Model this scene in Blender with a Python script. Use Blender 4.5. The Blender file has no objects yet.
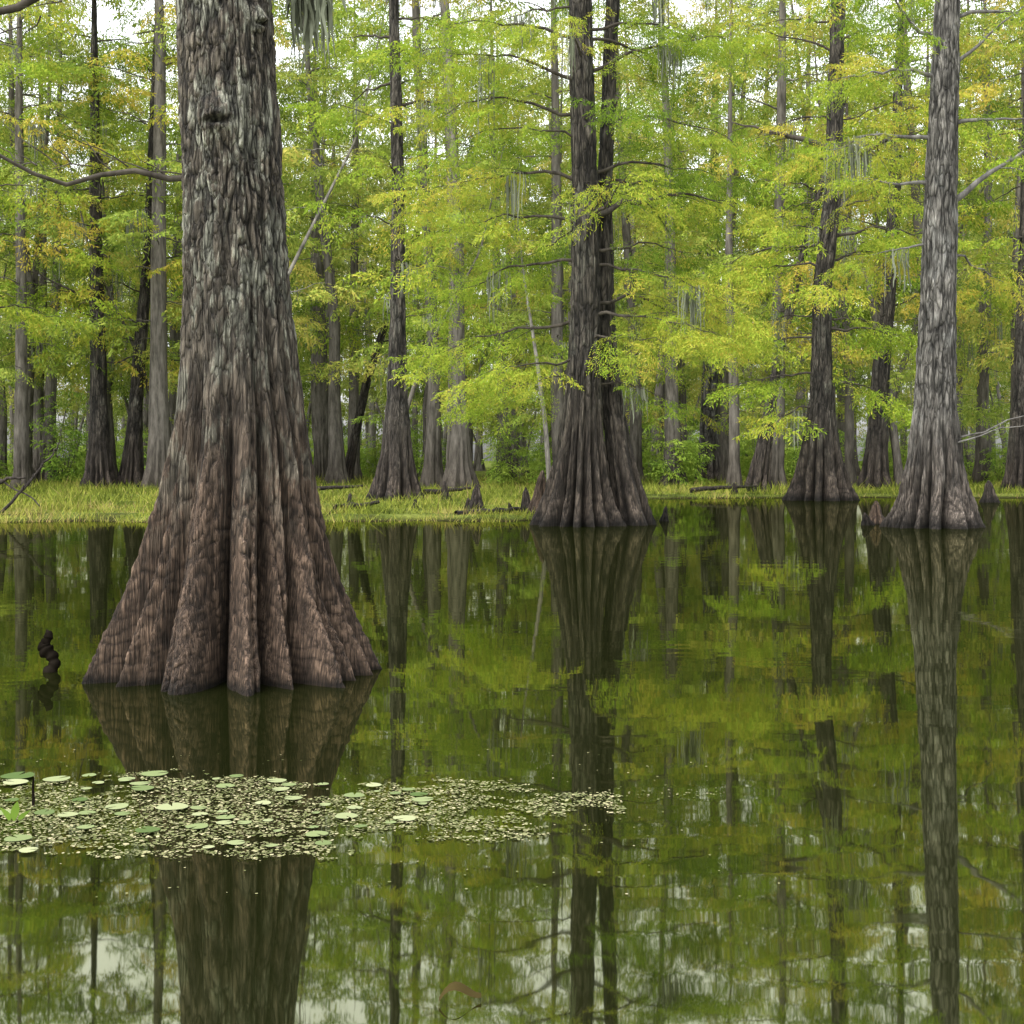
import bpy, math, numpy as np
from math import radians, pi, sin, cos
rng = np.random.default_rng(11)
S = bpy.context.scene
S.view_settings.view_transform = 'Standard'
try: S.view_settings.look = 'None'
except Exception: pass
S.view_settings.exposure = 0
F = 1422.0; CH = 1.55; HZ = 460.0
def P(px, d): return (px-512.0)*d/F
def Z(py, d): return CH+(HZ-py)*d/F
def sstep(x): x = np.clip(x, 0, 1); return x*x*(3-2*x)

# ---------------- noise ----------------
def _h(i, j, k, s):
    v = (i*374761393 + j*668265263 + k*1274126177 + s*974634777) & 0xFFFFFFFF
    v = ((v ^ (v >> 13))*1103515245) & 0xFFFFFFFF
    v = ((v ^ (v >> 15))*2246822519) & 0xFFFFFFFF
    return ((v ^ (v >> 16)) & 0xFFFFFF)/float(0xFFFFFF)
def vn(x, y, z, s=0):
    x, y, z = np.broadcast_arrays(np.asarray(x, float), np.asarray(y, float), np.asarray(z, float))
    xi = np.floor(x).astype(np.int64); yi = np.floor(y).astype(np.int64); zi = np.floor(z).astype(np.int64)
    fx = x-xi; fy = y-yi; fz = z-zi
    fx = fx*fx*(3-2*fx); fy = fy*fy*(3-2*fy); fz = fz*fz*(3-2*fz)
    r = 0
    for a in (0, 1):
        wa = fx if a else 1-fx
        for b in (0, 1):
            wb = fy if b else 1-fy
            for c in (0, 1):
                wc = fz if c else 1-fz
                r = r + wa*wb*wc*_h(xi+a, yi+b, zi+c, s)
    return r

# ---------------- mesh helpers ----------------
class MB:
    def __init__(s): s.v = []; s.f = []; s.m = []; s.t = []; s.n = 0
    def add(s, v, f, mat=0, tint=0.5):
        v = np.asarray(v, float).reshape(-1, 3); f = np.asarray(f, np.int64).reshape(-1, 4)
        s.v.append(v); s.f.append(f+s.n); s.n += len(v)
        s.m.append(np.full(len(f), mat, np.int32))
        s.t.append(np.broadcast_to(np.asarray(tint, float), (len(v),)).copy())
    def mesh(s, name, mats, smooth=True):
        v = np.concatenate(s.v); f = np.concatenate(s.f); m = np.concatenate(s.m); t = np.concatenate(s.t)
        me = bpy.data.meshes.new(name)
        me.vertices.add(len(v)); me.vertices.foreach_set('co', v.astype(np.float32).ravel())
        me.loops.add(len(f)*4); me.loops.foreach_set('vertex_index', f.astype(np.int32).ravel())
        me.polygons.add(len(f)); me.polygons.foreach_set('loop_start', (np.arange(len(f))*4).astype(np.int32))
        me.polygons.foreach_set('loop_total', np.full(len(f), 4, np.int32))
        for mt in mats: me.materials.append(mt)
        me.polygons.foreach_set('material_index', m)
        me.polygons.foreach_set('use_smooth', np.full(len(f), smooth))
        a = me.attributes.new('tint', 'FLOAT', 'POINT'); a.data.foreach_set('value', t.astype(np.float32))
        me.update(); return me
def obj(name, data, loc=(0, 0, 0), parent=None, rz=0, sc=1):
    o = bpy.data.objects.new(name, data); S.collection.objects.link(o)
    o.location = loc; o.rotation_euler = (0, 0, rz); o.scale = (sc, sc, sc) if not isinstance(sc, tuple) else sc
    if parent: o.parent = parent
    return o

def tube(mb, pts, rad, n=6, mat=0, tint=0.5):
    pts = np.asarray(pts, float); rad = np.asarray(rad, float); k = len(pts)
    T = np.gradient(pts, axis=0); T /= np.linalg.norm(T, axis=1)[:, None]+1e-9
    up = np.array([0, 0, 1.0]) if abs(T[0][2]) < .8 else np.array([1.0, 0, 0])
    A = np.cross(T, up); A /= np.linalg.norm(A, axis=1)[:, None]+1e-9
    B = np.cross(A, T)
    th = np.arange(n)*2*pi/n
    V = pts[:, None]+rad[:, None, None]*(A[:, None]*np.cos(th)[None, :, None]+B[:, None]*np.sin(th)[None, :, None])
    i = np.arange(k-1)[:, None]; j = np.arange(n)[None, :]; j2 = (j+1) % n
    f = np.stack([i*n+j, i*n+j2, (i+1)*n+j2, (i+1)*n+j], -1).reshape(-1, 4)
    mb.add(V.reshape(-1, 3), f, mat, tint)

def trunk(mb, prof, path, nt, hs, depth=.3, h0=1.2, nl=9, seed=0, amp=.012, bw=.04, bl=.25, mat=0, knots=(), plate=0.0, hb=1.6, fe=1.0, wp=.22):
    hs = np.asarray(hs, float); pr = np.array(prof); pa = np.array(path)
    th = np.linspace(0, 2*pi, nt, endpoint=False)
    H, TH = np.meshgrid(hs, th, indexing='ij')
    R = np.interp(H, pr[:, 0], pr[:, 1])
    r2 = np.random.default_rng(seed); a, b, c = r2.uniform(0, 6.28, 3)
    t2 = TH+wp*np.sin(2*TH+a)+wp*.45*np.sin(3*TH+b)+.10*(vn(np.cos(TH)*1.5+5, np.sin(TH)*1.5+5, H*.8, seed)-.5)*2
    ph = nl*t2/2+c
    lobe_id = np.floor(ph/pi)
    lv = .5+.5*np.sin(lobe_id*2.4+b*3)                 # per-lobe prominence
    fl = np.abs(np.sin(ph))**fe
    t3 = TH+.1*np.sin(5*TH+c)+.12*(vn(np.cos(TH)*2, np.sin(TH)*2, H*1.3, seed+3)-.5)
    fl2 = np.abs(np.sin((nl*2.0+3)*t3/2+a))**.8
    e = np.exp(-(np.maximum(H, 0)/h0)**1.5)
    e2 = np.exp(-(np.maximum(H, 0)/(h0*1.3))**2)
    D = depth*e
    lump = (vn(np.cos(TH)*R*3.2, np.sin(TH)*R*3.2, H*1.8, seed+30)-.5)*.06*e2
    r = R*(1-D*(1-fl)-depth*.14*e2*(1-fl2)-D*.24*(1-lv)*fl+lump)
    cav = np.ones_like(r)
    if amp > 0:
        cx = np.cos(TH)*R; cy = np.sin(TH)*R
        up = sstep((H-hb+.5*(vn(cx*3, cy*3, H, seed+12)-.5))/max(.4, hb*.6))
        w = vn(cx*9, cy*9, H*5, seed+9)*.6
        n1 = vn(cx/bw+w*1.6, cy/bw+w*1.6, H/bl+w, seed+1)
        n1b = vn(cx/(bw*.8), cy/(bw*.8), H/(bl*7), seed+15)
        rd = (1-np.abs(2*n1-1))**1.8; rdb = (1-np.abs(2*n1b-1))**2.4
        n2 = vn(cx/bw*2.1, cy/bw*2.1, H/bl*2.3, seed+2)
        n4 = vn(cx/bw*1.9, cy/bw*1.9, H/(bl*4.5), seed+8)
        d = -rd*1.15+(n2-.5)*.6+(vn(cx*7, cy*7, H*3, seed+5)-.5)*.8
        if plate > 0:
            n3 = vn(cx/bw*.9+7, cy/bw*.9, H*11, seed+6)
            d += -plate*((1-np.abs(2*n3-1))**5)
            d += plate*.7*np.round(vn(cx/bw*1.1, cy/bw*1.1, H/bl*1.5, seed+7)*3)/3
        db = -rdb*1.0+(n4-.5)*.8+(vn(cx*5, cy*5, H*1.5, seed+5)-.5)*.5
        r = r+amp*(d*up+db*(1-up)*.85)
        cav = np.clip(1-(rd*up+rdb*(1-up)*.8)*.95+(n4-.5)*.4*(1-up)+(n2-.5)*.4*up, 0, 1)*(1-.8*e*(1-fl)**2)  # dark bark fissures, plus occlusion shade painted into the flute grooves
    for (kt, kh, kr, ka) in knots:
        dt = (np.angle(np.exp(1j*(TH-kt))))*R
        q = np.sqrt(dt**2+((H-kh)*.9)**2)/kr
        wv = (vn(cx*22, cy*22, H*22, 5)-.5)*.7
        r = r+ka*np.exp(-q**2)*(1.4+wv)-ka*1.1*np.exp(-(np.sqrt((dt*.7)**2+((H-kh+kr*.35)*1.9)**2)/kr/.42)**2)
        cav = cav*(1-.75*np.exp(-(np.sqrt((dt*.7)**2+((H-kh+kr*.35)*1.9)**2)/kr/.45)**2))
    X = np.interp(H, pa[:, 0], pa[:, 1])+r*np.cos(TH)
    Y = np.interp(H, pa[:, 0], pa[:, 2])+r*np.sin(TH)
    k = len(hs)
    i = np.arange(k-1)[:, None]; j = np.arange(nt)[None, :]; j2 = (j+1) % nt
    f = np.stack([i*nt+j, i*nt+j2, (i+1)*nt+j2, (i+1)*nt+j], -1).reshape(-1, 4)
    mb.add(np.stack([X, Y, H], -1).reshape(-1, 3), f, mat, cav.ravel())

# ---------------- sprays ----------------
def spray_t(nsub, nleaf, ll, lw, seed):
    r = np.random.default_rng(seed); V = []
    for i in range(nsub):
        t = (i+.6)/nsub; sd = 1 if i % 2 else -1
        o = np.array([t, 0, -.14*t*t]); an = sd*radians(62-25*t+r.uniform(-9, 9))
        sl = (.44*(1-.6*t)+.06)*r.uniform(.75, 1.15)
        dz = r.uniform(-.55, .12)
        for j in range(nleaf):
            u = (j+.7)/nleaf
            p = o+np.array([cos(an)*sl*u, sin(an)*sl*u, dz*sl*u-.22*u*u*sl])
            s2 = 1 if j % 2 else -1
            la = an+s2*radians(r.uniform(15, 65)); pit = radians(r.uniform(-75, 15))
            d = np.array([cos(la)*cos(pit), sin(la)*cos(pit), sin(pit)])
            s = np.cross(d, [r.uniform(-1, 1), r.uniform(-1, 1), 1]); s /= np.linalg.norm(s)
            L = ll*r.uniform(.7, 1.3); W = lw*r.uniform(.7, 1.3)
            V += [p, p+d*L*.5+s*W, p+d*L, p+d*L*.5-s*W]
    return np.array(V)
FINE = [spray_t(15, 10, .115, .0125, s) for s in range(4)]
MED = [spray_t(11, 7, .155, .021, s+20) for s in range(4)]
NEAR = [spray_t(10, 6, .165, .027, s+40) for s in range(4)]
COARSE = [spray_t(8, 5, .20, .040, s+10) for s in range(4)]

def put_sprays(mb, sp, temps, mat, tintbase, tvar=.12):
    if not sp: return
    A = np.array(sp)  # x,y,z,az,pitch,roll,size,tint
    pick = rng.integers(0, len(temps), len(A))
    for k, T in enumerate(temps):
        B = A[pick == k]
        if not len(B): continue
        ca, sa = np.cos(B[:, 3]), np.sin(B[:, 3]); cp, sp_ = np.cos(B[:, 4]), np.sin(B[:, 4]); cr, sr = np.cos(B[:, 5]), np.sin(B[:, 5])
        ex = np.stack([ca*cp, sa*cp, sp_], 1)
        ey0 = np.stack([-sa, ca, 0*ca], 1); ez0 = np.cross(ex, ey0)
        ey = ey0*cr[:, None]+ez0*sr[:, None]; ez = np.cross(ex, ey)
        V = B[:, None, :3]+B[:, None, 6:7]*(T[None, :, 0:1]*ex[:, None]+T[None, :, 1:2]*ey[:, None]+T[None, :, 2:3]*ez[:, None])
        n = len(T)//4
        tt = np.repeat(np.clip(tintbase+B[:, 7:8]+rng.normal(0, tvar*.5, (len(B), n)), 0, 1), 4, axis=1)
        V = V.reshape(-1, 3); f = np.arange(len(V)).reshape(-1, 4)
        mb.add(V, f, mat, tt.ravel())

def branch(tb, sp, start, az, L, rise, sag, r0, r, dens=1.0, ssize=.9, nseg=6, tmat=0, bare=.18, secl=.38, tintv=.16):
    n = 11; ts = np.linspace(0, 1, n)
    wob = np.cumsum(r.normal(0, .15, n)); wz = np.cumsum(r.normal(0, .06, n))*L*.35; wz -= wz[0]
    a = az+wob-wob[0]
    dx = np.cumsum(np.concatenate([[0], np.cos(a[1:])*L/(n-1)])); dy = np.cumsum(np.concatenate([[0], np.sin(a[1:])*L/(n-1)]))
    z = rise*ts-sag*ts**2+wz
    pts = np.stack([start[0]+dx, start[1]+dy, start[2]+z], 1)
    tube(tb, pts, r0*(1-ts)**1.2*.9+.1*r0*(1-ts)+.005, nseg, tmat)
    if dens <= 0: return pts
    ns = max(3, int(L*2.6*dens)); bt = r.normal(0, tintv)
    for i in range(ns):
        t = bare+(1-bare)*(i+r.uniform(.2, .8))/ns; q = t*(n-1); k = min(int(q), n-2); p = pts[k]*(1-(q-k))+pts[k+1]*(q-k)
        sd = 1 if i % 2 else -1
        a2 = a[k]+sd*radians(r.uniform(30, 75)); l2 = (secl*L*(1-.65*t)+.35)*r.uniform(.6, 1.3)
        m = 5; u = np.linspace(0, 1, m); rz = r.uniform(-.45, .28)*l2
        sp2 = np.stack([p[0]+np.cos(a2)*l2*u, p[1]+np.sin(a2)*l2*u, p[2]+rz*u-.25*l2*u*u], 1)
        tube(tb, sp2, np.maximum(r0*.30*(1-t*.6)*(1-.8*u), .004), 3, tmat)
        c = max(1, int(l2/(.38*ssize)*min(1, dens)))
        for j in range(c+1):
            w = (j+.3)/(c+.6); pp = sp2[0]*(1-w)+sp2[-1]*w
            sd2 = 1 if j % 2 else -1
            sp.append([pp[0], pp[1], pp[2]-.05*w, a2+(sd2*radians(r.uniform(15, 60)) if j < c else 0), radians(r.uniform(-52, 12)), radians(r.uniform(-42, 42)), ssize*r.uniform(.5, 1.15), bt+r.normal(0, .08)])
    p = pts[-1]
    for s_ in range(2): sp.append([p[0], p[1], p[2], a[-1]+r.uniform(-.5, .5), radians(r.uniform(-35, 5)), 0, ssize, bt])
    return pts

def moss_strands(mb, p, n, lmax, r, mat=0, spread=.3):
    for _ in range(n):
        L = lmax*r.uniform(.3, 1); x = p[0]+r.normal(0, spread); y = p[1]+r.normal(0, spread); m = 7
        u = np.linspace(0, 1, m); w = .018*np.sin(pi*np.clip(u*.85+.12, 0, 1))**.7*r.uniform(.6, 1.5)
        cx = x+np.cumsum(r.normal(0, .018, m)); cy = y+np.cumsum(r.normal(0, .018, m)); z = p[2]-L*u
        an = r.uniform(0, pi)
        a = np.stack([cx+w*cos(an), cy+w*sin(an), z], 1); b = np.stack([cx-w*cos(an), cy-w*sin(an), z], 1)
        V = np.concatenate([a, b]); i = np.arange(m-1)
        mb.add(V, np.stack([i, i+1, i+1+m, i+m], 1), mat, r.uniform(0, 1))

# ---------------- materials ----------------
def newmat(name):
    m = bpy.data.materials.new(name); m.use_nodes = True; nt = m.node_tree
    for n in list(nt.nodes): nt.nodes.remove(n)
    return m, nt.nodes, nt.links, nt.nodes.new('ShaderNodeOutputMaterial')
def ramp(N, stops, interp='LINEAR'):
    r = N.new('ShaderNodeValToRGB'); cr = r.color_ramp; cr.interpolation = interp
    while len(cr.elements) < len(stops): cr.elements.new(.5)
    for e, (p, c) in zip(cr.elements, stops):
        e.position = p; e.color = (c[0], c[1], c[2], 1) if hasattr(c, '__len__') else (c, c, c, 1)
    return r
def mixc(N, L, fac, a, b, mode='MIX'):
    n = N.new('ShaderNodeMix'); n.data_type = 'RGBA'; n.blend_type = mode
    for s, v in ((n.inputs[0], fac), (n.inputs[6], a), (n.inputs[7], b)):
        if isinstance(v, bpy.types.NodeSocket): L.new(v, s)
        elif hasattr(v, '__len__'): s.default_value = (*v, 1)
        else: s.default_value = v
    return n.outputs[2]
def math_(N, L, op, a, b=0., clamp=False):
    n = N.new('ShaderNodeMath'); n.operation = op; n.use_clamp = clamp
    for s, v in ((n.inputs[0], a), (n.inputs[1], b)):
        if isinstance(v, bpy.types.NodeSocket): L.new(v, s)
        else: s.default_value = v
    return n.outputs[0]

def leaf_mat(name, stops, trans=.45, rnd=.25):
    m, N, L, out = newmat(name)
    at = N.new('ShaderNodeAttribute'); at.attribute_name = 'tint'
    oi = N.new('ShaderNodeObjectInfo')
    f = math_(N, L, 'ADD', at.outputs['Fac'], math_(N, L, 'MULTIPLY', math_(N, L, 'SUBTRACT', oi.outputs['Random'], .5), rnd), True)
    r = ramp(N, stops); L.new(f, r.inputs[0])
    d = N.new('ShaderNodeBsdfDiffuse'); L.new(r.outputs[0], d.inputs[0])
    if trans > 0:
        t = N.new('ShaderNodeBsdfTranslucent'); mx = N.new('ShaderNodeMixShader')
        L.new(r.outputs[0], t.inputs[0]); mx.inputs[0].default_value = trans
        L.new(d.outputs[0], mx.inputs[1]); L.new(t.outputs[0], mx.inputs[2]); L.new(mx.outputs[0], out.inputs[0])
    else: L.new(d.outputs[0], out.inputs[0])
    return m
M_leaf = leaf_mat('cypress_needles', [(0, (.040, .075, .012)), (.35, (.125, .20, .022)), (.6, (.225, .31, .034)), (.85, (.35, .36, .05)), (1, (.41, .33, .06))], .40, .08)
M_leaff = leaf_mat('forest_leaves_hazed', [(0, (.065, .105, .020)), (.35, (.165, .24, .040)), (.62, (.28, .34, .062)), (.9, (.39, .37, .08)), (1, (.42, .35, .085))], .40, .38)  # lighter than the hero needles: slight haze mixed into the leaf colour
M_leafhaze = leaf_mat('far_leaves_hazed', [(0, (.11, .155, .055)), (.35, (.22, .28, .085)), (.62, (.31, .36, .11)), (.9, (.39, .39, .13)), (1, (.41, .37, .13))], .40, .38)  # distance haze painted in: paler, greyer leaf colours
M_shrub = leaf_mat('shrub_leaves', [(0, (.08, .15, .025)), (.5, (.22, .33, .048)), (1, (.35, .41, .075))], .40, .4)
M_grass = leaf_mat('grass_blades', [(0, (.045, .06, .012)), (.5, (.125, .155, .022)), (.85, (.23, .23, .045)), (1, (.22, .17, .07))], 0, 0)
M_moss = leaf_mat('spanish_moss', [(0, (.09, .10, .07)), (1, (.19, .205, .15))], 0, .2)

def bark(name, low, mid, lich, h1, h2, sc=1., lichen=.5, bump=.6, wet=.12, cavd=.35, lt=.53, fz=.16, crack=.6):
    m, N, L, out = newmat(name)
    tc = N.new('ShaderNodeTexCoord'); sep = N.new('ShaderNodeSeparateXYZ'); L.new(tc.outputs['Object'], sep.inputs[0])
    def noise(scale, zs, det=6, rough=.6, dist=0):
        mp = N.new('ShaderNodeMapping'); mp.inputs['Scale'].default_value = (1, 1, zs); L.new(tc.outputs['Object'], mp.inputs[0])
        n = N.new('ShaderNodeTexNoise'); n.inputs['Scale'].default_value = scale; n.inputs['Detail'].default_value = det
        n.inputs['Roughness'].default_value = rough; n.inputs['Distortion'].default_value = dist; L.new(mp.outputs[0], n.inputs[0]); return n.outputs[0]
    big = noise(1.3*sc, .6, 3)
    streak = noise(14*sc, .12, 4, .65)
    fine = noise(62*sc, fz, 5, .75, .3)
    patch = noise(4.2*sc, .45, 6, .72, .3)
    hz = math_(N, L, 'ADD', sep.outputs[2], math_(N, L, 'MULTIPLY', math_(N, L, 'SUBTRACT', streak, .5), (h2-h1)*1.3))
    mr = N.new('ShaderNodeMapRange'); mr.inputs[1].default_value = h1; mr.inputs[2].default_value = h2; L.new(hz, mr.inputs[0])
    c = mixc(N, L, mr.outputs[0], low, mid)
    rs = ramp(N, [(.25, .38), (.5, 1.), (.75, 1.6)]); L.new(streak, rs.inputs[0]); c = mixc(N, L, .85, c, rs.outputs[0], 'MULTIPLY')
    rf = ramp(N, [(.3, .28), (.5, 1.), (.70, 1.85)]); L.new(fine, rf.inputs[0]); c = mixc(N, L, .95, c, rf.outputs[0], 'MULTIPLY')
    rb_ = ramp(N, [(.3, .65), (.7, 1.35)]); L.new(big, rb_.inputs[0]); c = mixc(N, L, 1., c, rb_.outputs[0], 'MULTIPLY')
    lm = ramp(N, [(lt, 0.), (lt+.06, 1.)]); L.new(patch, lm.inputs[0])
    lz = N.new('ShaderNodeMapRange'); lz.inputs[1].default_value = h1*.7; lz.inputs[2].default_value = h2*1.15; L.new(sep.outputs[2], lz.inputs[0])
    lf = math_(N, L, 'MULTIPLY', math_(N, L, 'MULTIPLY', lm.outputs[0], lz.outputs[0]), lichen)
    lcol = mixc(N, L, .7, lich, rf.outputs[0], 'MULTIPLY')
    c = mixc(N, L, lf, c, lcol)
    # cracked plates on the upper trunk: stretched voronoi edges, warped by noise
    mp = N.new('ShaderNodeMapping'); mp.inputs['Scale'].default_value = (1, 1, .20); L.new(tc.outputs['Object'], mp.inputs[0])
    wn_ = N.new('ShaderNodeTexNoise'); wn_.inputs['Scale'].default_value = 9*sc; wn_.inputs['Detail'].default_value = 2; L.new(mp.outputs[0], wn_.inputs[0])
    va = N.new('ShaderNodeVectorMath'); va.operation = 'MULTIPLY_ADD'; L.new(wn_.outputs[1], va.inputs[0]); va.inputs[1].default_value = (.12/sc,)*3; L.new(mp.outputs[0], va.inputs[2])
    vo = N.new('ShaderNodeTexVoronoi'); vo.feature = 'DISTANCE_TO_EDGE'; vo.inputs['Scale'].default_value = 24*sc; L.new(va.outputs[0], vo.inputs['Vector'])
    ck = ramp(N, [(0, .15), (.10, .8), (.22, 1.)]); L.new(vo.outputs['Distance'], ck.inputs[0])
    cf = math_(N, L, 'MULTIPLY', mr.outputs[0], crack)
    c = mixc(N, L, cf, c, ck.outputs[0], 'MULTIPLY')
    # long dark fibres running down the buttress
    fib = noise(34*sc, .035, 3, .6)
    fr_ = ramp(N, [(.40, 1.), (.475, .35), (.50, .25), (.525, .35), (.60, 1.)]); L.new(fib, fr_.inputs[0])
    ff = math_(N, L, 'MULTIPLY', math_(N, L, 'SUBTRACT', 1., mr.outputs[0]), .75)
    c = mixc(N, L, ff, c, fr_.outputs[0], 'MULTIPLY')
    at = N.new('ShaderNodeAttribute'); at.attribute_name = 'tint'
    cv = ramp(N, [(0, cavd), (.6, .85), (1, 1.4)]); L.new(at.outputs['Fac'], cv.inputs[0]); c = mixc(N, L, 1., c, cv.outputs[0], 'MULTIPLY')  # multiplies in fissure colour and the painted groove shade
    wz = N.new('ShaderNodeMapRange'); wz.inputs[1].default_value = wet*.25; wz.inputs[2].default_value = wet; wz.inputs[3].default_value = .18; wz.inputs[4].default_value = 1
    wn = math_(N, L, 'ADD', sep.outputs[2], math_(N, L, 'MULTIPLY', math_(N, L, 'SUBTRACT', big, .5), wet*1.2)); L.new(wn, wz.inputs[0])
    c = mixc(N, L, 1., c, wz.outputs[0], 'MULTIPLY')
    b = N.new('ShaderNodeBsdfPrincipled'); L.new(c, b.inputs['Base Color']); b.inputs['Roughness'].default_value = .8
    b.inputs['Specular IOR Level'].default_value = .2
    hh = math_(N, L, 'ADD', math_(N, L, 'ADD', math_(N, L, 'MULTIPLY', ck.outputs[0], cf), math_(N, L, 'MULTIPLY', fr_.outputs[0], math_(N, L, 'MULTIPLY', ff, .8))), math_(N, L, 'MULTIPLY', fine, .9))
    bp = N.new('ShaderNodeBump'); bp.inputs['Strength'].default_value = bump; bp.inputs['Distance'].default_value = .03/sc; L.new(hh, bp.inputs['Height'])
    L.new(bp.outputs[0], b.inputs['Normal']); L.new(b.outputs[0], out.inputs[0])
    return m
def sbark(name, low, mid, h1=0., h2=3.):
    m, N, L, out = newmat(name)
    tc = N.new('ShaderNodeTexCoord'); sep = N.new('ShaderNodeSeparateXYZ'); L.new(tc.outputs['Object'], sep.inputs[0])
    mp = N.new('ShaderNodeMapping'); mp.inputs['Scale'].default_value = (1, 1, .18); L.new(tc.outputs['Object'], mp.inputs[0])
    n = N.new('ShaderNodeTexNoise'); n.inputs['Scale'].default_value = 6; n.inputs['Detail'].default_value = 3; n.inputs['Roughness'].default_value = .7; L.new(mp.outputs[0], n.inputs[0])
    mr = N.new('ShaderNodeMapRange'); mr.inputs[1].default_value = h1; mr.inputs[2].default_value = h2; L.new(sep.outputs[2], mr.inputs[0])
    c = mixc(N, L, mr.outputs[0], low, mid)
    r = ramp(N, [(.3, .45), (.5, 1.), (.7, 1.6)]); L.new(n.outputs[0], r.inputs[0]); c = mixc(N, L, 1., c, r.outputs[0], 'MULTIPLY')
    d = N.new('ShaderNodeBsdfDiffuse'); L.new(c, d.inputs[0]); L.new(d.outputs[0], out.inputs[0]); return m
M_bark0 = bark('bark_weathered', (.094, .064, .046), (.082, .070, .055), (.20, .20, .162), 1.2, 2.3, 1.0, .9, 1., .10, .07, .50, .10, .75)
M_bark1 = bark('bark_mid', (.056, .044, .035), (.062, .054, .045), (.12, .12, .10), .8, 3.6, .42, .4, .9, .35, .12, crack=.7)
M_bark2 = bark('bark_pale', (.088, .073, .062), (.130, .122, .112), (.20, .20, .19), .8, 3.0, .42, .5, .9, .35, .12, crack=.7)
M_barkf = sbark('bark_forest_hazed', (.050, .043, .035), (.100, .091, .079))  # trunk colour lightened to stand in for haze
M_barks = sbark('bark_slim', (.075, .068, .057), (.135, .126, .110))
M_twig = sbark('bark_twig', (.040, .034, .028), (.050, .044, .037))
M_twig2 = sbark('bark_twig_pale', (.10, .095, .09), (.11, .105, .10))

# ---------------- ground & water ----------------
def shore(x):
    x = np.asarray(x, float)
    s = 36+21*sstep((x-.3)/4.0)
    return s+2.6*(vn(x*.45, 3.3, 1.1, 5)-.5)+1.3*(vn(x*1.7, 1.3, 2.1, 6)-.5)+3*(vn(x*.1, 7.3, 1.1, 8)-.5)*sstep(np.abs(x)/10)
def gz(x, y):
    s = y-shore(x)
    z = np.clip(s*.07, -.9, .11)+.14*(vn(x*.35, y*.35, .5, 2)-.5)*sstep((s+1)/4)+.08*(vn(x*1.3, y*1.3, .5, 3)-.5)*sstep((s+1)/3)
    return z+sstep((s-25)/60)*.15
u = np.linspace(-1, 1, 401); gx = np.sinh(u*4.2)/np.sinh(4.2)*1800
gy = np.concatenate([np.linspace(-1800, 20, 30), np.linspace(25, 100, 260), 100+np.geomspace(1, 1800, 80)])
X, Y = np.meshgrid(gx, gy, indexing='ij'); Zg = gz(X, Y)
mb = MB(); n1, n2 = X.shape; i = np.arange(n1-1)[:, None]; j = np.arange(n2-1)[None, :]
mb.add(np.stack([X, Y, Zg], -1), np.stack([i*n2+j, (i+1)*n2+j, (i+1)*n2+j+1, i*n2+j+1], -1))
m, N, L, out = newmat('swamp_soil')
tc = N.new('ShaderNodeTexCoord')
def nz(sc, det=4):
    n = N.new('ShaderNodeTexNoise'); n.inputs['Scale'].default_value = sc; n.inputs['Detail'].default_value = det; L.new(tc.outputs['Object'], n.inputs[0]); return n.outputs[0]
r1 = ramp(N, [(.35, (.035, .038, .014)), (.5, (.07, .09, .02)), (.65, (.11, .125, .03))]); L.new(nz(.5), r1.inputs[0])
r2 = ramp(N, [(.3, .45), (.6, 1.2)]); L.new(nz(9), r2.inputs[0])
sep = N.new('ShaderNodeSeparateXYZ'); L.new(tc.outputs['Object'], sep.inputs[0])
mr = N.new('ShaderNodeMapRange'); mr.inputs[1].default_value = .0; mr.inputs[2].default_value = .07; L.new(sep.outputs[2], mr.inputs[0])
c = mixc(N, L, mr.outputs[0], (.022, .018, .010), r1.outputs[0]); c = mixc(N, L, 1., c, r2.outputs[0], 'MULTIPLY')
b = N.new('ShaderNodeBsdfDiffuse'); L.new(c, b.inputs[0]); L.new(b.outputs[0], out.inputs[0])
obj('ground', mb.mesh('ground', [m]))

m, N, L, out = newmat('swamp_water')
tc = N.new('ShaderNodeTexCoord'); mp = N.new('ShaderNodeMapping'); L.new(tc.outputs['Object'], mp.inputs[0]); mp.inputs['Scale'].default_value = (.8, 1.5, 1)
n1_ = N.new('ShaderNodeTexNoise'); n1_.inputs['Scale'].default_value = 1.3; n1_.inputs['Detail'].default_value = 2; L.new(mp.outputs[0], n1_.inputs[0])
n2_ = N.new('ShaderNodeTexNoise'); n2_.inputs['Scale'].default_value = .25; n2_.inputs['Detail'].default_value = 2; L.new(tc.outputs['Object'], n2_.inputs[0])
ar = ramp(N, [(.42, .3), (.65, 1.)]); L.new(n2_.outputs[0], ar.inputs[0])
hh = math_(N, L, 'MULTIPLY', n1_.outputs[0], ar.outputs[0])
bp = N.new('ShaderNodeBump'); bp.inputs['Strength'].default_value = 1; bp.inputs['Distance'].default_value = .0020; L.new(hh, bp.inputs['Height'])
gl = N.new('ShaderNodeBsdfGlossy'); gl.inputs['Color'].default_value = (.83, .85, .58, 1); gl.inputs['Roughness'].default_value = .022; L.new(bp.outputs[0], gl.inputs['Normal'])
df = N.new('ShaderNodeBsdfDiffuse'); df.inputs['Color'].default_value = (.006, .0075, .002, 1)
fr = N.new('ShaderNodeFresnel'); fr.inputs[0].default_value = 1.33; L.new(bp.outputs[0], fr.inputs['Normal'])
fc = math_(N, L, 'ADD', math_(N, L, 'MULTIPLY', fr.outputs[0], .42), .27, True)
mx = N.new('ShaderNodeMixShader'); L.new(fc, mx.inputs[0]); L.new(df.outputs[0], mx.inputs[1]); L.new(gl.outputs[0], mx.inputs[2]); L.new(mx.outputs[0], out.inputs[0])
mb = MB(); mb.add([(-1800, -1800, 0), (1800, -1800, 0), (1800, 1800, 0), (-1800, 1800, 0)], [(0, 1, 2, 3)])
obj('swamp_water', mb.mesh('swamp_water', [m]))

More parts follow.
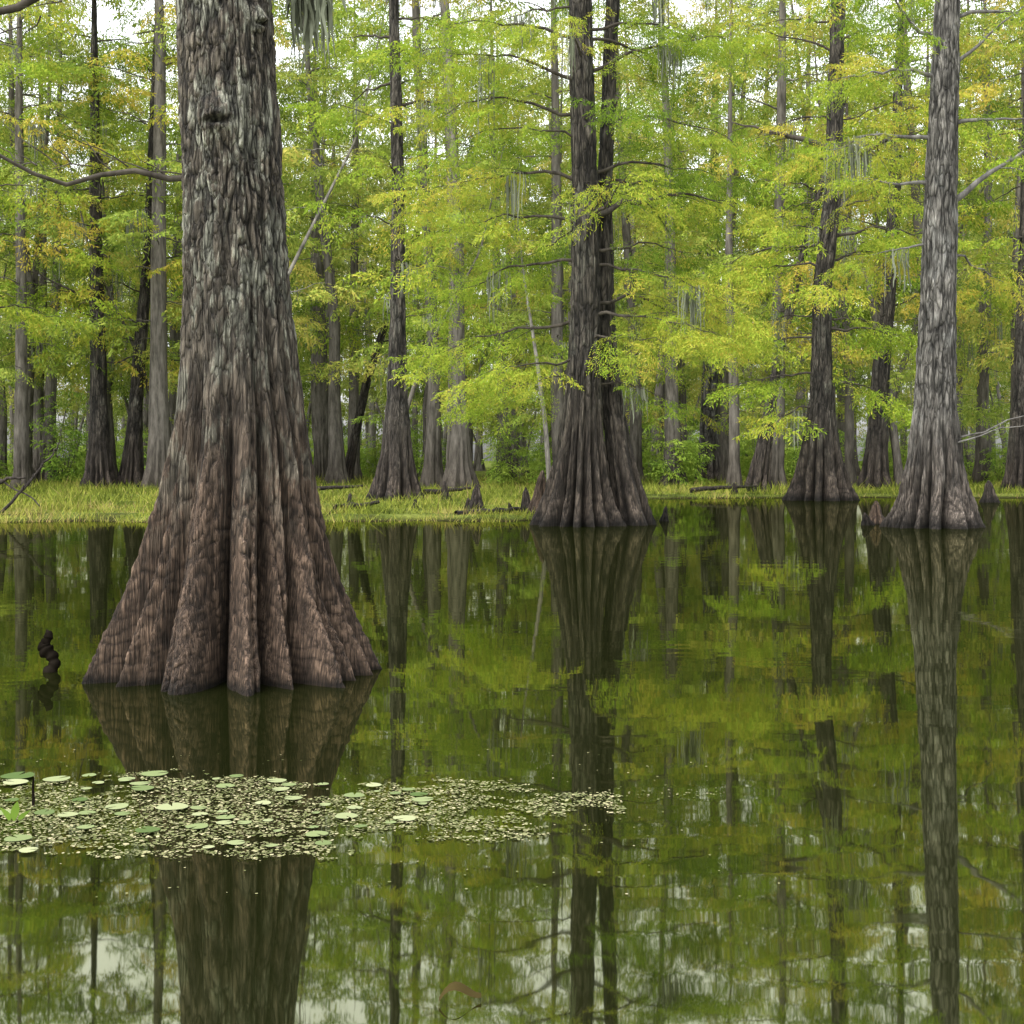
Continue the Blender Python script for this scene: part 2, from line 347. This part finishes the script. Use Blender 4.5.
# grass: one mesh
NG = 130000
gy_ = 34+rng.random(NG)**1.5*60; gx_ = (rng.random(NG)-.5)*2*(gy_*.42+4)
s = gy_-shore(gx_); dn = vn(gx_*.5, gy_*.5, 0, 21)*.6+vn(gx_*1.8, gy_*1.8, 0, 25)*.4
k = (s > -.5) & (dn+rng.random(NG)*.35 > .47); gx_, gy_, s, dn = gx_[k], gy_[k], s[k], dn[k]
n = len(gx_); hgt = (.07+.22*rng.random(n)**1.5)*(.3+1.6*vn(gx_*1.1, gy_*1.1, 0, 22)**1.3)*(1+(gy_-35)*.008); an = rng.uniform(0, pi, n)
wd = .010*(1+(gy_-35)*.03); lx = rng.normal(0, .5, n)*hgt; ly = rng.normal(0, .4, n)*hgt; zz = gz(gx_, gy_)-.02
cx, sx = np.cos(an)*wd, np.sin(an)*wd
V = np.stack([np.stack([gx_-cx, gy_-sx, zz], 1), np.stack([gx_+cx, gy_+sx, zz], 1), np.stack([gx_+cx*.2+lx, gy_+sx*.2+ly, zz+hgt], 1), np.stack([gx_-cx*.2+lx, gy_-sx*.2+ly, zz+hgt], 1)], 1)
mb = MB(); mb.add(V.reshape(-1, 3), np.arange(n*4).reshape(-1, 4), 0, np.repeat(np.clip(.0+1.0*vn(gx_*.6, gy_*.6, 0, 23)+rng.normal(0, .18, n), 0, 1), 4))
obj('grass', mb.mesh('grass', [M_grass], False))

# ---------------- hero trees ----------------
def hero(px, d, prof, path, barkm, nt, hs, branches, **kw):
    tr = kw.pop('tr', {}); temps = kw.pop('temps', FINE); tint = kw.pop('tint', .5); moss = kw.pop('moss', 0); extra = kw.pop('extra', None)
    z0 = kw.pop('z0', 0)
    E = obj('bald_cypress_tree', None, (P(px, d), d, z0)); E.empty_display_size = .5
    mb = MB(); trunk(mb, prof, path, nt, hs, **tr)
    if extra: extra(mb)
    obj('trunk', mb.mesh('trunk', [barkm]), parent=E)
    tb = MB(); sp = []; r = np.random.default_rng(int(px)+1000); pa = np.array(path); pr = np.array(prof); mp_ = []
    for bdef in branches:
        h, az, Lb, rise, sag, r0, dens = bdef[:7]
        x0 = np.interp(h, pa[:, 0], pa[:, 1]); y0 = np.interp(h, pa[:, 0], pa[:, 2]); rr = np.interp(h, pr[:, 0], pr[:, 1])*.6
        a = radians(az)
        pts = branch(tb, sp, (x0+cos(a)*rr, y0+sin(a)*rr, h), a, Lb, rise, sag, r0, r, dens=dens, ssize=kw.get('ssize', .9))
        mp_ += [pts[4], pts[6], pts[7]]
    obj('branches', tb.mesh('branches', [kw.get('twig', M_twig)]), parent=E)
    if sp:
        fb = MB(); put_sprays(fb, sp, temps, 0, tint, .22); obj('foliage', fb.mesh('foliage', [M_leaf], False), parent=E)
    if moss:
        mm = MB()
        for q in range(moss):
            p = mp_[r.integers(0, len(mp_))]; moss_strands(mm, p, int(r.integers(14, 34)), r.uniform(.7, 2.3), r, spread=.14)
        obj('spanish_moss', mm.mesh('spanish_moss', [M_moss], False), parent=E)
    return E
def rb(r, n, h0, h1, l0, l1, dens=1., rr=.05, az=None, up=.25):
    o = []
    for i in range(n):
        h = h0+(h1-h0)*(i+r.random())/n; t = (h-h0)/max(.1, h1-h0); Lb = (l1*(1-t)+l0*t)*r.uniform(.6, 1.2)
        o.append((h, (az[0]+r.random()*(az[1]-az[0])) if az else i*137.5+r.uniform(-30, 30), Lb, up*Lb*r.uniform(.1, 1.6), .28*Lb*r.uniform(.3, 1.3), rr*r.uniform(.6, 1.2), dens))
    return o

# foreground tree
prof = [(-.6, 1.29), (0, 1.15), (.18, 1.06), (.36, .96), (.54, .875), (.9, .73), (1.26, .62), (1.62, .54), (1.98, .48), (2.35, .435), (2.7, .41), (3.4, .375), (4.86, .350), (8, .32), (14, .24), (19, .10)]
path = [(-1, .0, 0), (0, .0, 0), (.8, .02, 0), (1.8, .05, 0), (3.4, .0, 0), (4.86, -.07, 0), (9, -.15, .1), (19, -.1, .2)]
hs = np.concatenate([np.linspace(-.5, 5.4, 900), np.linspace(5.5, 19, 60)])
r = np.random.default_rng(5)
br = [(3.62, 181, 2.4, .28, .05, .022, .0), (5.35, 186, 3.2, .0, 1.5, .045, .0), (5.6, 30, 1.2, .3, .5, .02, 0)] + rb(r, 12, 8.5, 18.5, 1.2, 3.0, .7, .04)
FG = hero(234, 10.4, prof, path, M_bark0, 640, hs, br, tr=dict(depth=.66, h0=1.9, nl=18, seed=3, amp=.018, bw=.032, bl=.17, plate=.8, hb=1.9, fe=.8, wp=.13, knots=[(radians(-95), 3.98, .11, .075), (radians(-38), 4.70, .08, .06), (radians(-66), .10, .06, .05)]), tint=.5)
mm = MB(); r = np.random.default_rng(77)
for q in range(8): moss_strands(mm, (.42+.028*q, .35, 5.55), 20, .80+.1*(q % 4), r, spread=.05)
obj('spanish_moss', mm.mesh('spanish_moss', [M_moss], False), parent=FG)
tb = MB()
for q in range(14):
    t = q/14; p0 = np.array([-.35-1.9*t, 0, 3.64+.15*t]); d0 = np.array([-.5-r.random()*.4, r.normal(0, .3), r.uniform(-.35, .7)]); uu = np.linspace(0, 1, 6)[:, None]
    tube(tb, p0+d0*uu*r.uniform(.3, .8)+np.cumsum(r.normal(0, .014, (6, 3)), 0), np.linspace(.006, .0015, 6), 4)
    p0 = np.array([-.6-2.2*t, -.1, 5.2-1.2*t]); d0 = np.array([-.6, r.normal(0, .3), r.uniform(-.5, .3)])
    tube(tb, p0+d0*uu*r.uniform(.3, .9)+np.cumsum(r.normal(0, .014, (6, 3)), 0), np.linspace(.007, .0015, 6), 4)
obj('twigs', tb.mesh('twigs', [M_twig]), parent=FG)

# middle tree (double trunk)
r = np.random.default_rng(9)
prof = [(-.6, 1.6), (0, 1.30), (.3, 1.13), (.8, .90), (1.3, .75), (1.8, .64), (2.6, .52), (3.5, .44), (4.6, .385), (7.7, .325), (12.5, .29), (17, .22), (23, .05)]
path = [(-1, 0, 0), (0, 0, 0), (1.8, .06, 0), (4.2, .16, 0), (7.7, .17, 0), (12.5, .05, 0), (23, .2, 0)]
def second(mb):
    trunk(mb, [(-.6, .85), (0, .68), (.5, .54), (1, .45), (2, .33), (4, .25), (8, .20), (14, .18), (20, .04)],
          [(-1, 1.45, .2), (0, 1.34, .2), (1.5, 1.06, .35), (3, .84, .5), (5, .70, .5), (8, .66, .5), (12.5, .85, .4), (20, 1.4, .4)], 110, np.concatenate([np.linspace(-.5, 5, 90), np.linspace(5.1, 20, 90)]),
          depth=.6, h0=1.9, nl=9, seed=31, amp=.03, bw=.09, bl=.5, hb=1.5)
br = [(4.9, 175, 3.6, .5, .9, .045, 1.2), (5.3, 5, 4.2, .9, 1.3, .05, 1.2), (5.0, -25, 3.2, .3, .8, .045, 1.1), (7.4, 8, 3.6, 1.2, .9, .085, .8), (7.2, 190, 3.4, .9, 1.2, .04, 1.1), (8.2, 178, 3.8, 1.2, 1.5, .045, 1.2),
      (8.4, 20, 3.4, 1., 1.2, .045, 1.0), (9.8, 172, 3.4, 1., 1., .045, 1.1), (9.6, -8, 3.6, .8, 1.3, .045, 1.1), (10.6, 195, 3.2, 1., .9, .045, 1.1), (10.8, 12, 3.2, 1.1, .8, .045, 1.0), (4.0, 200, 2.7, .1, .7, .03, 1.1), (3.6, 165, 2.6, .0, .6, .03, 1.),
      (3.4, 10, 1.8, .1, .3, .025, .5), (4.4, -50, 2.2, .2, .5, .03, 1.), (6.2, 0, 3.4, .5, 1.1, .04, 1.1), (6.3, 183, 3.3, .5, 1.1, .04, 1.1), (11.6, 178, 3.4, 1., 1., .04, 1.1), (11.8, 0, 3.4, 1., 1., .04, 1.1)] + rb(r, 10, 6, 12.5, 2.8, 2.8, .85, .04) + rb(r, 18, 12.5, 22.5, 1.2, 3.6, .8, .045)
hsH = np.concatenate([np.linspace(-.5, 5, 160), np.linspace(5.1, 22.5, 160)])
hero(578, 33.9, prof, path, M_bark1, 280, hsH, br, tr=dict(depth=.62, h0=2.4, nl=15, seed=8, amp=.032, bw=.08, bl=.5, hb=2.2, fe=.9), extra=second, tint=.52, moss=14, temps=FINE)

# right tree
r = np.random.default_rng(19)
prof = [(-.6, 1.5), (0, 1.26), (.4, 1.03), (.8, .86), (1.3, .72), (1.78, .63), (2.9, .50), (5.2, .42), (7.6, .385), (12, .30), (18, .2), (23, .05)]
path = [(-1, 0, 0), (0, 0, 0), (3, .05, 0), (7.6, .18, 0), (12, .33, 0), (23, .6, 0)]
br = [(7.5, -6, 2.9, 1.9, .35, .085, .18), (9.3, 3, 2.3, .6, .3, .05, .15), (10.7, -10, 1.8, 1.4, .1, .05, .1), (7.9, 178, 2.0, .3, .5, .05, .9), (6.5, 185, 1.6, -.1, .3, .03, .6), (9.0, 170, 2.8, .6, .8, .05, .9), (10.4, 182, 3.0, .5, .6, .05, .8), (11.2, 195, 3, 1., .6, .05, .9), (2.0, 10, 2.6, 1.2, .1, .025, 0), (1.9, -20, 2.2, .9, .1, .02, 0),
      (6.2, 20, 2.4, .2, .6, .03, .7)] + rb(r, 18, 11.5, 22.5, 1.2, 3.2, .75, .045)
hero(933, 32.9, prof, path, M_bark2, 280, hsH, br, tr=dict(depth=.58, h0=2.2, nl=16, seed=14, amp=.028, bw=.075, bl=.45, hb=2.0, fe=.9), tint=.56, moss=7, twig=M_twig2)

# tree at 820
r = np.random.default_rng(23)
prof = [(-.6, 2.0), (0, 1.62), (.5, 1.3), (1.2, 1.02), (2, .80), (3.9, .50), (6, .40), (12, .36), (20, .28), (27, .05)]
path = [(-1, 0, 0), (0, 0, 0), (3.9, .1, 0), (8, .1, 0), (12, .55, 0), (20, .75, 0), (27, .6, 0)]
br = [(13.5, 176, 4.8, 1.8, .3, .14, .5), (6.3, 185, 3.4, .5, .8, .05, 1.1), (4.9, 178, 3., .2, .6, .05, 1.1), (4.6, -5, 2.6, .2, .6, .05, 1.1), (7.0, 5, 3.2, .4, .8, .05, 1.), (9.9, 170, 4.4, .6, 1.2, .07, 1.1), (10.2, 8, 4.2, .8, 1.0, .07, 1.1), (9.0, 190, 3.4, .3, .8, .05, 1.), (3.6, 195, 2.4, .2, .7, .04, 1.), (13., 5, 5, 2, .6, .12, .9)] + rb(r, 10, 6, 15, 3.2, 3.4, .8, .05) + rb(r, 16, 14, 26, 1.2, 4.2, .8, .05)
hs2 = np.concatenate([np.linspace(-.5, 5, 110), np.linspace(5.2, 26.5, 110)])
hero(819, 55, prof, path, M_bark1, 170, hs2, br, tr=dict(depth=.6, h0=2.5, nl=14, seed=41, amp=.04, bw=.13, bl=.8, hb=2.4), tint=.68, moss=12, temps=MED, ssize=1.15)

# tree at 395
r = np.random.default_rng(29)
prof = [(-.6, 1.4), (0, 1.18), (.4, .98), (1, .78), (1.9, .58), (3.7, .40), (7, .29), (11, .25), (18, .2), (25, .05)]
path = [(-1, 0, 0), (0, 0, 0), (3.7, .05, 0), (11, .08, 0), (18, -.08, 0), (25, .1, 0)]
br = rb(r, 12, 6.5, 15, 2.2, 2.6, .6, .035) + rb(r, 16, 14, 24, 1.2, 3.6, .8, .05)
hero(396, 51, prof, path, M_bark1, 150, hs2[:-8], br, tr=dict(depth=.55, h0=1.9, nl=12, seed=51, amp=.035, bw=.12, bl=.7, hb=2), tint=.62, moss=14, temps=MED, ssize=1.15, z0=.08)

def simple(px, d, rb_, rt, lean, seed, barkm, tint, bh=6, nb=20, top=24, z0=.15, extrab=()):
    r = np.random.default_rng(seed)
    prof = [(-.6, rb_*1.2), (0, rb_), (.8, rb_*.70), (2, rb_*.42+rt*.3), (4, rt*1.15), (8, rt), (16, rt*.75), (top+.5, .04)]
    path = [(-1, 0, 0), (0, 0, 0), (6, lean*.4, 0), (12, lean, 0), (top, lean*1.7, 0)]
    hero(px, d, prof, path, barkm, 90, np.concatenate([np.linspace(-.5, 5, 70), np.linspace(5.3, top, 70)]), list(extrab)+rb(r, nb, bh, top-.5, 1.8, 3.8, .65, .045), tr=dict(depth=.5, h0=1.8, nl=11, seed=seed, amp=.035, bw=.15, bl=.9), tint=tint, temps=NEAR, ssize=1.4, moss=6, z0=z0)
simple(100, 72, 1.15, .40, -.2, 61, M_bark1, .66, extrab=[(9.3, 178, 6.5, 3.6, .4, .07, .2)], top=30, nb=24)
simple(131, 73, 1.0, .33, .9, 62, M_bark1, .70, top=30, nb=24)
simple(322, 92, .9, .55, -.3, 63, M_barkf, .66, bh=9, top=31)
simple(708, 88, 1.2, .50, .3, 64, M_bark2, .6, bh=9, top=31)
simple(757, 64, .8, .22, 2.4, 65, M_bark1, .7, bh=7, top=18, nb=12)
simple(874, 70, 1.1, .42, .9, 66, M_bark1, .62, bh=8, top=29)
simple(1020, 68, 1.1, .40, .3, 67, M_bark1, .66, bh=8, top=28)
simple(345, 84, .6, .25, 3.2, 68, M_bark1, .62, bh=8, top=18, nb=12)
simple(-25, 60, 1.0, .35, .2, 69, M_bark1, .68, bh=7, top=28)
simple(505, 80, .8, .30, -.5, 70, M_barkf, .66, bh=8, top=30)
simple(655, 95, .8, .33, .8, 71, M_barkf, .66, bh=9, top=31)
simple(48, 86, .9, .32, .5, 72, M_barkf, .6, bh=8, top=31, nb=24)

# ---------------- forest templates ----------------
tmpl = []; tmplf = []
for q in range(9):
    near = q < 5
    r = np.random.default_rng(200+q); H = r.uniform(29, 35); rt = r.uniform(.14, .40); rbse = rt*r.uniform(2.2, 3.2)
    mb = MB(); ln = r.normal(0, 2.2)
    prof = [(-.6, rbse*1.15), (0, rbse), (1, rbse*.58+rt*.1), (2.4, rt*1.35), (5, rt*1.05), (H*.6, rt*.7), (H, .03)]
    path = [(-1, 0, 0), (0, 0, 0), (H*.15, ln*.08+r.normal(0, .2), 0), (H*.3, ln*.2+r.normal(0, .35), 0), (H*.6, ln*.6, r.normal(0, .4)), (H, ln, 0)]
    trunk(mb, prof, path, 24, np.concatenate([np.linspace(-.5, 4, 20), np.linspace(4.5, H, 30)]), depth=.45, h0=1.8, nl=8, seed=q, amp=.02, bw=.25, bl=1.2, mat=0)
    sp = []; pa = np.array(path)
    brl = rb(r, 12, 3.5 if q % 2 else 6, H*.5, 2.6, 2.9, .42, .03)+rb(r, 18, H*.5, H-.5, 2.0, 4.2, .58, .045)
    for (h, az, Lb, rise, sag, r0, dens) in brl:
        branch(mb, sp, (np.interp(h, pa[:, 0], pa[:, 1]), np.interp(h, pa[:, 0], pa[:, 2]), h), radians(az), Lb, rise, sag, r0, r, dens=dens, ssize=1.6 if near else 1.95, nseg=4, tintv=.14)
    put_sprays(mb, sp, NEAR if near else COARSE, 1, .53, .25)
    for _ in range(10):
        a = sp[r.integers(0, len(sp))]; moss_strands(mb, a[:3], 10, r.uniform(.8, 2.6), r, 2, spread=.2)
    (tmpl if near else tmplf).append(mb.mesh('forest_tree_mesh', [M_barkf if near else M_barks, M_leaff if near else M_leafhaze, M_moss], False))  # far trees get paler bark and leaf colours in place of mist
slim = []
for q in range(7):
    r = np.random.default_rng(300+q); H = r.uniform(15, 27); rt = r.uniform(.07, .20); mb = MB(); ln = r.normal(0, 3.4)
    trunk(mb, [(-.5, rt*2.6), (0, rt*2.2), (1.2, rt*1.3), (H*.5, rt*.8), (H, .02)], [(-1, 0, 0), (0, 0, 0), (H*.2, ln*.12+r.normal(0, .25), 0), (H*.4, ln*.3+r.normal(0, .4), 0), (H*.7, ln*.8, 0), (H, ln, .3)], 10, np.linspace(-.4, H, 30), depth=.2, nl=5, seed=q, amp=.0)
    sp = []
    for (h, az, Lb, rise, sag, r0, dens) in rb(r, 9, 5, H-.5, .8, 2.0, .45, .025):
        branch(mb, sp, (ln*max(0, h/H-.1), 0, h), radians(az), Lb, rise, sag, r0, r, dens=dens, ssize=1.4, nseg=4)
    put_sprays(mb, sp, NEAR, 1, .54, .25)
    slim.append(mb.mesh('slim_tree_mesh', [M_barks if q % 2 else M_barkf, M_leaff], False))
shr = []
for q in range(5):
    r = np.random.default_rng(400+q); mb = MB(); sp = []; H = r.uniform(3., 7.)
    for s in range(6):
        a = r.uniform(0, 6.28); uu = np.linspace(0, 1, 6); hh_ = H*r.uniform(.6, 1); o = r.uniform(.3, 1.9)
        pts = np.stack([cos(a)*o*uu**1.3, sin(a)*o*uu**1.3, hh_*uu], 1); tube(mb, pts, .03*(1-.8*uu), 4, 0)
        for j in range(10):
            t = r.uniform(.12, 1); p = pts[int(t*5)]; sp.append([p[0], p[1], hh_*t, r.uniform(0, 6.28), r.uniform(-.5, .4), r.uniform(-.6, .6), r.uniform(.8, 1.7)*(1.2-.4*t), r.normal(0, .14)])
    put_sprays(mb, sp, NEAR, 1, .55, .25)
    shr.append(mb.mesh('shrub_mesh', [M_barkf, M_shrub], False))

FE = obj('distant_cypress_forest', None); SE = obj('understory_shrubs', None)
r = np.random.default_rng(1234)
pts = []
def scatter(n, y0, y1, md, mesh_list, parent, nm, s0, s1, wf=.41, wadd=5, xr=None):
    c = 0; tries = 0
    while c < n and tries < n*30:
        tries += 1
        y = math.sqrt(y0*y0+(y1*y1-y0*y0)*r.random()); x = r.uniform(-1, 1)*(y*wf+wadd)
        if y < float(shore(x))+3: continue
        if any((x-a)**2+(y-b)**2 < md*md for a, b in pts[-160:]): continue
        pts.append((x, y)); c += 1
        obj(nm, mesh_list[r.integers(0, len(mesh_list))], (x, y, float(gz(x, y))-.05), parent, r.uniform(0, 6.28), r.uniform(s0, s1))
scatter(26, 68, 92, 4.5, tmpl, FE, 'forest_tree', .95, 1.2)
scatter(46, 92, 135, 3.5, tmpl, FE, 'forest_tree', .95, 1.25)
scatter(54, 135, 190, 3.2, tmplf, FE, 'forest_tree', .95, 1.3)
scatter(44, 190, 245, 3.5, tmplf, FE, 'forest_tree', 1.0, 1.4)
scatter(95, 66, 150, 1.2, slim, FE, 'slim_tree', .6, 1.4)
scatter(46, 76, 112, 1.5, shr, SE, 'shrub', .6, 1.1)
scatter(90, 112, 200, 1.5, shr, SE, 'shrub', .9, 1.7)

# ---------------- small things ----------------
def knee(px, d, h, rad, seed, dark=False):
    mb = MB(); r = np.random.default_rng(seed)
    trunk(mb, [(-.4, rad*1.5), (0, rad), (h*.4, rad*.6), (h*.8, rad*.38), (h, rad*.12), (h*1.02, .005)], [(-1, 0, 0), (0, 0, 0), (h, r.normal(0, .06), r.normal(0, .05))], 48, np.linspace(-.3, h*1.02, 50), depth=.4, h0=h*1.2, nl=7, seed=seed, amp=.02, bw=.07, bl=.2)
    x = P(px, d); obj('cypress_knee', mb.mesh('cypress_knee', [M_bark0 if dark else M_bark1]), (x, d, max(0, float(gz(x, d)))))
for a in [(476, 40, .75, .35, 1), (468, 41, .4, .2, 2), (538, 39, 1.15, .36, 3, True), (527, 40, .7, .25, 4), (549, 41, .9, .2, 5), (664, 36, .4, .16, 6), (876, 34.5, .55, .3, 7, True), (868, 33.8, .3, .2, 8), (446, 50, .7, .25, 9), (990, 52, .8, .4, 10),
          (415, 42, .3, .15, 11), (350, 44, .4, .18, 12), (333, 38, .25, .15, 13), (495, 38, .2, .12, 14), (512, 38.5, .3, .12, 15), (735, 60, .5, .25, 16)]: knee(*a)

M_snag = sbark('wet_snag', (.008, .0065, .005), (.009, .0075, .006))
d = 10.4; k_ = d/F
mb = MB(); px_ = [(49, 690), (50, 672), (54, 664), (51, 657), (44, 651), (41, 646), (45, 641), (46, 636), (43, 631)]
pp = np.array([[(a-47)*k_, .01*i, (672-b)*k_] for i, (a, b) in enumerate(px_)])
q = np.linspace(0, 8, 50); pp = np.stack([np.interp(q, range(9), pp[:, c]) for c in range(3)], 1)
rad = np.interp(q, range(9), [.06, .052, .040, .044, .056, .040, .030, .034, .006])*(1+.15*np.sin(q*7))
tube(mb, pp, rad, 12); obj('driftwood_snag', mb.mesh('driftwood_snag', [M_snag]), (P(47, d), d, 0))
d = 6.35; mb = MB(); tube(mb, [(0, 0, -.1), (.002, 0, .03), (-.003, .01, .09), (.002, 0, .125)], [.007, .007, .006, .004], 8)
obj('reed_stub', mb.mesh('reed_stub', [M_snag]), (P(33, d), d, 0))

mb = MB()
for (a, b, c, e, rr) in [((-5, 520), (45, 462), 37, 38, .05), ((45, 462), (60, 440), 38, 38.4, .03), ((-10, 485), (25, 478), 38, 38, .06), ((20, 492), (38, 470), 37.5, 38, .03), ((-30, 470), (40, 505), 39, 37, .04)]:
    p0 = np.array([P(a[0], c), c, max(-.1, Z(a[1], c))]); p1 = np.array([P(b[0], e), e, Z(b[1], e)]); uu = np.linspace(0, 1, 9)[:, None]
    tube(mb, p0+(p1-p0)*uu+np.sin(uu*pi)*.08+r.normal(0, .02, (9, 3)), np.linspace(rr, rr*.4, 9), 7)
obj('fallen_branches', mb.mesh('fallen_branches', [M_bark1]))
mb = MB()
for (x0, x1, d0, zz_) in [(455, 520, 37.5, .1), (300, 360, 60, .3), (425, 470, 55, .3), (690, 760, 60, .3), (340, 375, 41, .15)]:
    uu = np.linspace(0, 1, 10)[:, None]; p0 = np.array([P(x0, d0), d0, zz_]); p1 = np.array([P(x1, d0), d0+1, zz_+.15])
    tube(mb, p0+(p1-p0)*uu+r.normal(0, .02, (10, 3)), np.linspace(.11, .05, 10), 8)
obj('fallen_log', mb.mesh('fallen_log', [M_bark1]))

# floating vegetation
M_pad = leaf_mat('lily_pad', [(0, (.06, .09, .03)), (.5, (.14, .17, .075)), (1, (.23, .245, .135))], 0, 0)
M_duck = leaf_mat('floating_leaves', [(0, (.055, .065, .022)), (.45, (.135, .145, .065)), (.8, (.235, .22, .12)), (1, (.31, .28, .17))], 0, 0)
def disc(mb, x, y, z, rad, an, n=12, notch=True, tint=.5, tilt=(0, 0), mat=0, asp=1.):
    n2 = n//2*2; th = np.linspace(.16 if notch else 0, 2*pi-(.16 if notch else 0), n2+1)
    rr = rad*(1+.05*np.sin(th*3+an))
    lx = rr*np.cos(th)*asp; ly = rr*np.sin(th); ca, sa = cos(an), sin(an)
    X = x+lx*ca-ly*sa; Y = y+lx*sa+ly*ca; Zz = z+tilt[0]*(X-x)+tilt[1]*(Y-y)+.0
    V = np.concatenate([[[x, y, z]], np.stack([X, Y, Zz], 1)]); f = [(0, 2*i+1, 2*i+2, 2*i+3) for i in range(n2//2)]
    mb.add(V, f, mat, tint)
r = np.random.default_rng(55); mb = MB()
def inpatch(x, y):
    c = 6.30+.03*np.sin(x*3)+.06*np.clip(x, 0, 2)+.08*(vn(x*1.7, 0.5, 0.5, 90)-.5); t = np.clip((x+3.2)/3.6, 0, 1); hw = .80-.50*t**2.4
    return abs(y-c)/hw
NC = 95000
xs = r.uniform(-4.2, .50, NC); ys = r.uniform(5.2, 7.3, NC); es = inpatch(xs, ys)
dns = vn(xs*2.2, ys*3.4, 0, 71)*.45+vn(xs*6, ys*9, 0, 72)*.3+vn(xs*16, ys*22, 0, 73)*.25; fd = np.where(xs < .05, 1, 1-(xs-.05)/.45)
kk = (dns > .35+.42*np.maximum(0, es-.5)+.20*(1-fd)+.02*(xs < -2.)) & (es < 1.4)
xs = xs[kk][:26000]; ys = ys[kk][:26000]; print('duck', len(xs))
for x, y in zip(xs, ys):
    disc(mb, x, y, .0035+r.random()*.004, r.uniform(.003, .009)*(1.7 if r.random() < .07 else 1), r.uniform(0, 6.28), 6, False, np.clip(r.normal(.48, .3), 0, 1), (r.normal(0, .12), r.normal(0, .12)), 1, r.uniform(.5, 1))
for _ in range(260):
    x = r.uniform(-3, 1.0); y = r.uniform(5.0, 7.6)
    disc(mb, x, y, .004, r.uniform(.003, .007), r.uniform(0, 6.28), 6, False, r.random(), (0, 0), 1)
for _ in range(60):
    x = r.uniform(.3, 1.0); y = 6.6+r.normal(0, .04); disc(mb, x, y, .004, r.uniform(.003, .007), 0, 6, False, r.random(), (0, 0), 1)
obj('floating_duckweed', mb.mesh('floating_duckweed', [M_pad, M_duck], False))
mb = MB(); pl = []; tries = 0
while len(pl) < 110 and tries < 8000:
    tries += 1
    x = -4.0+r.random()**.9*3.6; y = r.uniform(5.6, 7.0); R_ = r.uniform(.025, .085)*(1. if x < -1.5 else .6)
    if inpatch(x, y) > .95 or any((x-a)**2+(y-b)**2 < (R_+c)**2*.8 for a, b, c in pl): continue
    pl.append((x, y, R_)); disc(mb, x, y, .009+r.random()*.003, R_, r.uniform(0, 6.28), 22, True, np.clip(r.normal(.5, .3), 0, 1), (r.normal(0, .02), r.normal(0, .02)), 0)
obj('lily_pads', mb.mesh('lily_pads', [M_pad], False))

mb = MB(); d = 6.1
for (ax, hh_, w_, an) in [(0, .085, .018, .3), (-.02, .06, .014, -.9), (.025, .05, .014, 1.2)]:
    uu = np.linspace(0, 1, 7); w = w_*np.sin(pi*np.clip(uu, .03, .99))**.8; cx = ax+sin(an)*.05*uu**2; z = hh_*uu
    V = np.concatenate([np.stack([cx-w, 0*uu, z], 1), np.stack([cx+w, .3*w, z], 1)]); i = np.arange(6); mb.add(V, np.stack([i, i+1, i+8, i+7], 1), 0, .05)
obj('arrowhead_plant', mb.mesh('arrowhead_plant', [M_shrub]), (P(14, d), d, 0))
M_dead = leaf_mat('dead_leaf', [(0, (.03, .022, .008)), (1, (.06, .048, .018))], .2, 0)
mb = MB(); uu = np.linspace(0, 1, 9); w = .020*np.sin(pi*np.clip(uu, .03, .97)); z = .004+.06*np.sin(uu*pi)*(1-uu)
V = np.concatenate([np.stack([.12*uu-.06, -w+.03*uu, z], 1), np.stack([.12*uu-.06, w+.03*uu, z+.012], 1)]); i = np.arange(8); mb.add(V, np.stack([i, i+1, i+10, i+9], 1), 0, .5)
obj('dead_leaf', mb.mesh('dead_leaf', [M_dead]), (P(460, 4.05), 4.05, .004))

# ---------------- world / light / camera ----------------
W = bpy.data.worlds.new('World'); S.world = W; W.use_nodes = True; N = W.node_tree.nodes; L = W.node_tree.links
for n in list(N): N.remove(n)
sky = N.new('ShaderNodeTexSky'); sky.sky_type = 'NISHITA'; sky.sun_disc = False; sky.sun_elevation = radians(58); sky.sun_rotation = radians(225); sky.dust_density = 4; sky.air_density = 1.2
hsv = N.new('ShaderNodeHueSaturation'); hsv.inputs['Saturation'].default_value = .14; hsv.inputs['Value'].default_value = 4.0
bg = N.new('ShaderNodeBackground'); bg.inputs[1].default_value = .15; o = N.new('ShaderNodeOutputWorld')
L.new(sky.outputs[0], hsv.inputs['Color']); L.new(hsv.outputs[0], bg.inputs[0]); L.new(bg.outputs[0], o.inputs[0])
sd = bpy.data.lights.new('sun', 'SUN'); sd.energy = 1.3; sd.angle = radians(25); sd.color = (1, .97, .9)
so = obj('sun', sd)
from mathutils import Vector
az = radians(225); el = radians(58)
dirv = Vector((sin(az)*cos(el), cos(az)*cos(el), sin(el)))
so.rotation_euler = dirv.to_track_quat('Z', 'Y').to_euler()
cd = bpy.data.cameras.new('camera'); cd.lens = 50; cd.sensor_width = 36; cd.shift_y = -(512-HZ)/1024; cd.clip_start = .1; cd.clip_end = 5000
co = obj('camera', cd, (0, 0, CH)); co.rotation_euler = (radians(90), 0, 0); S.camera = co
print('objs', len(bpy.data.objects))
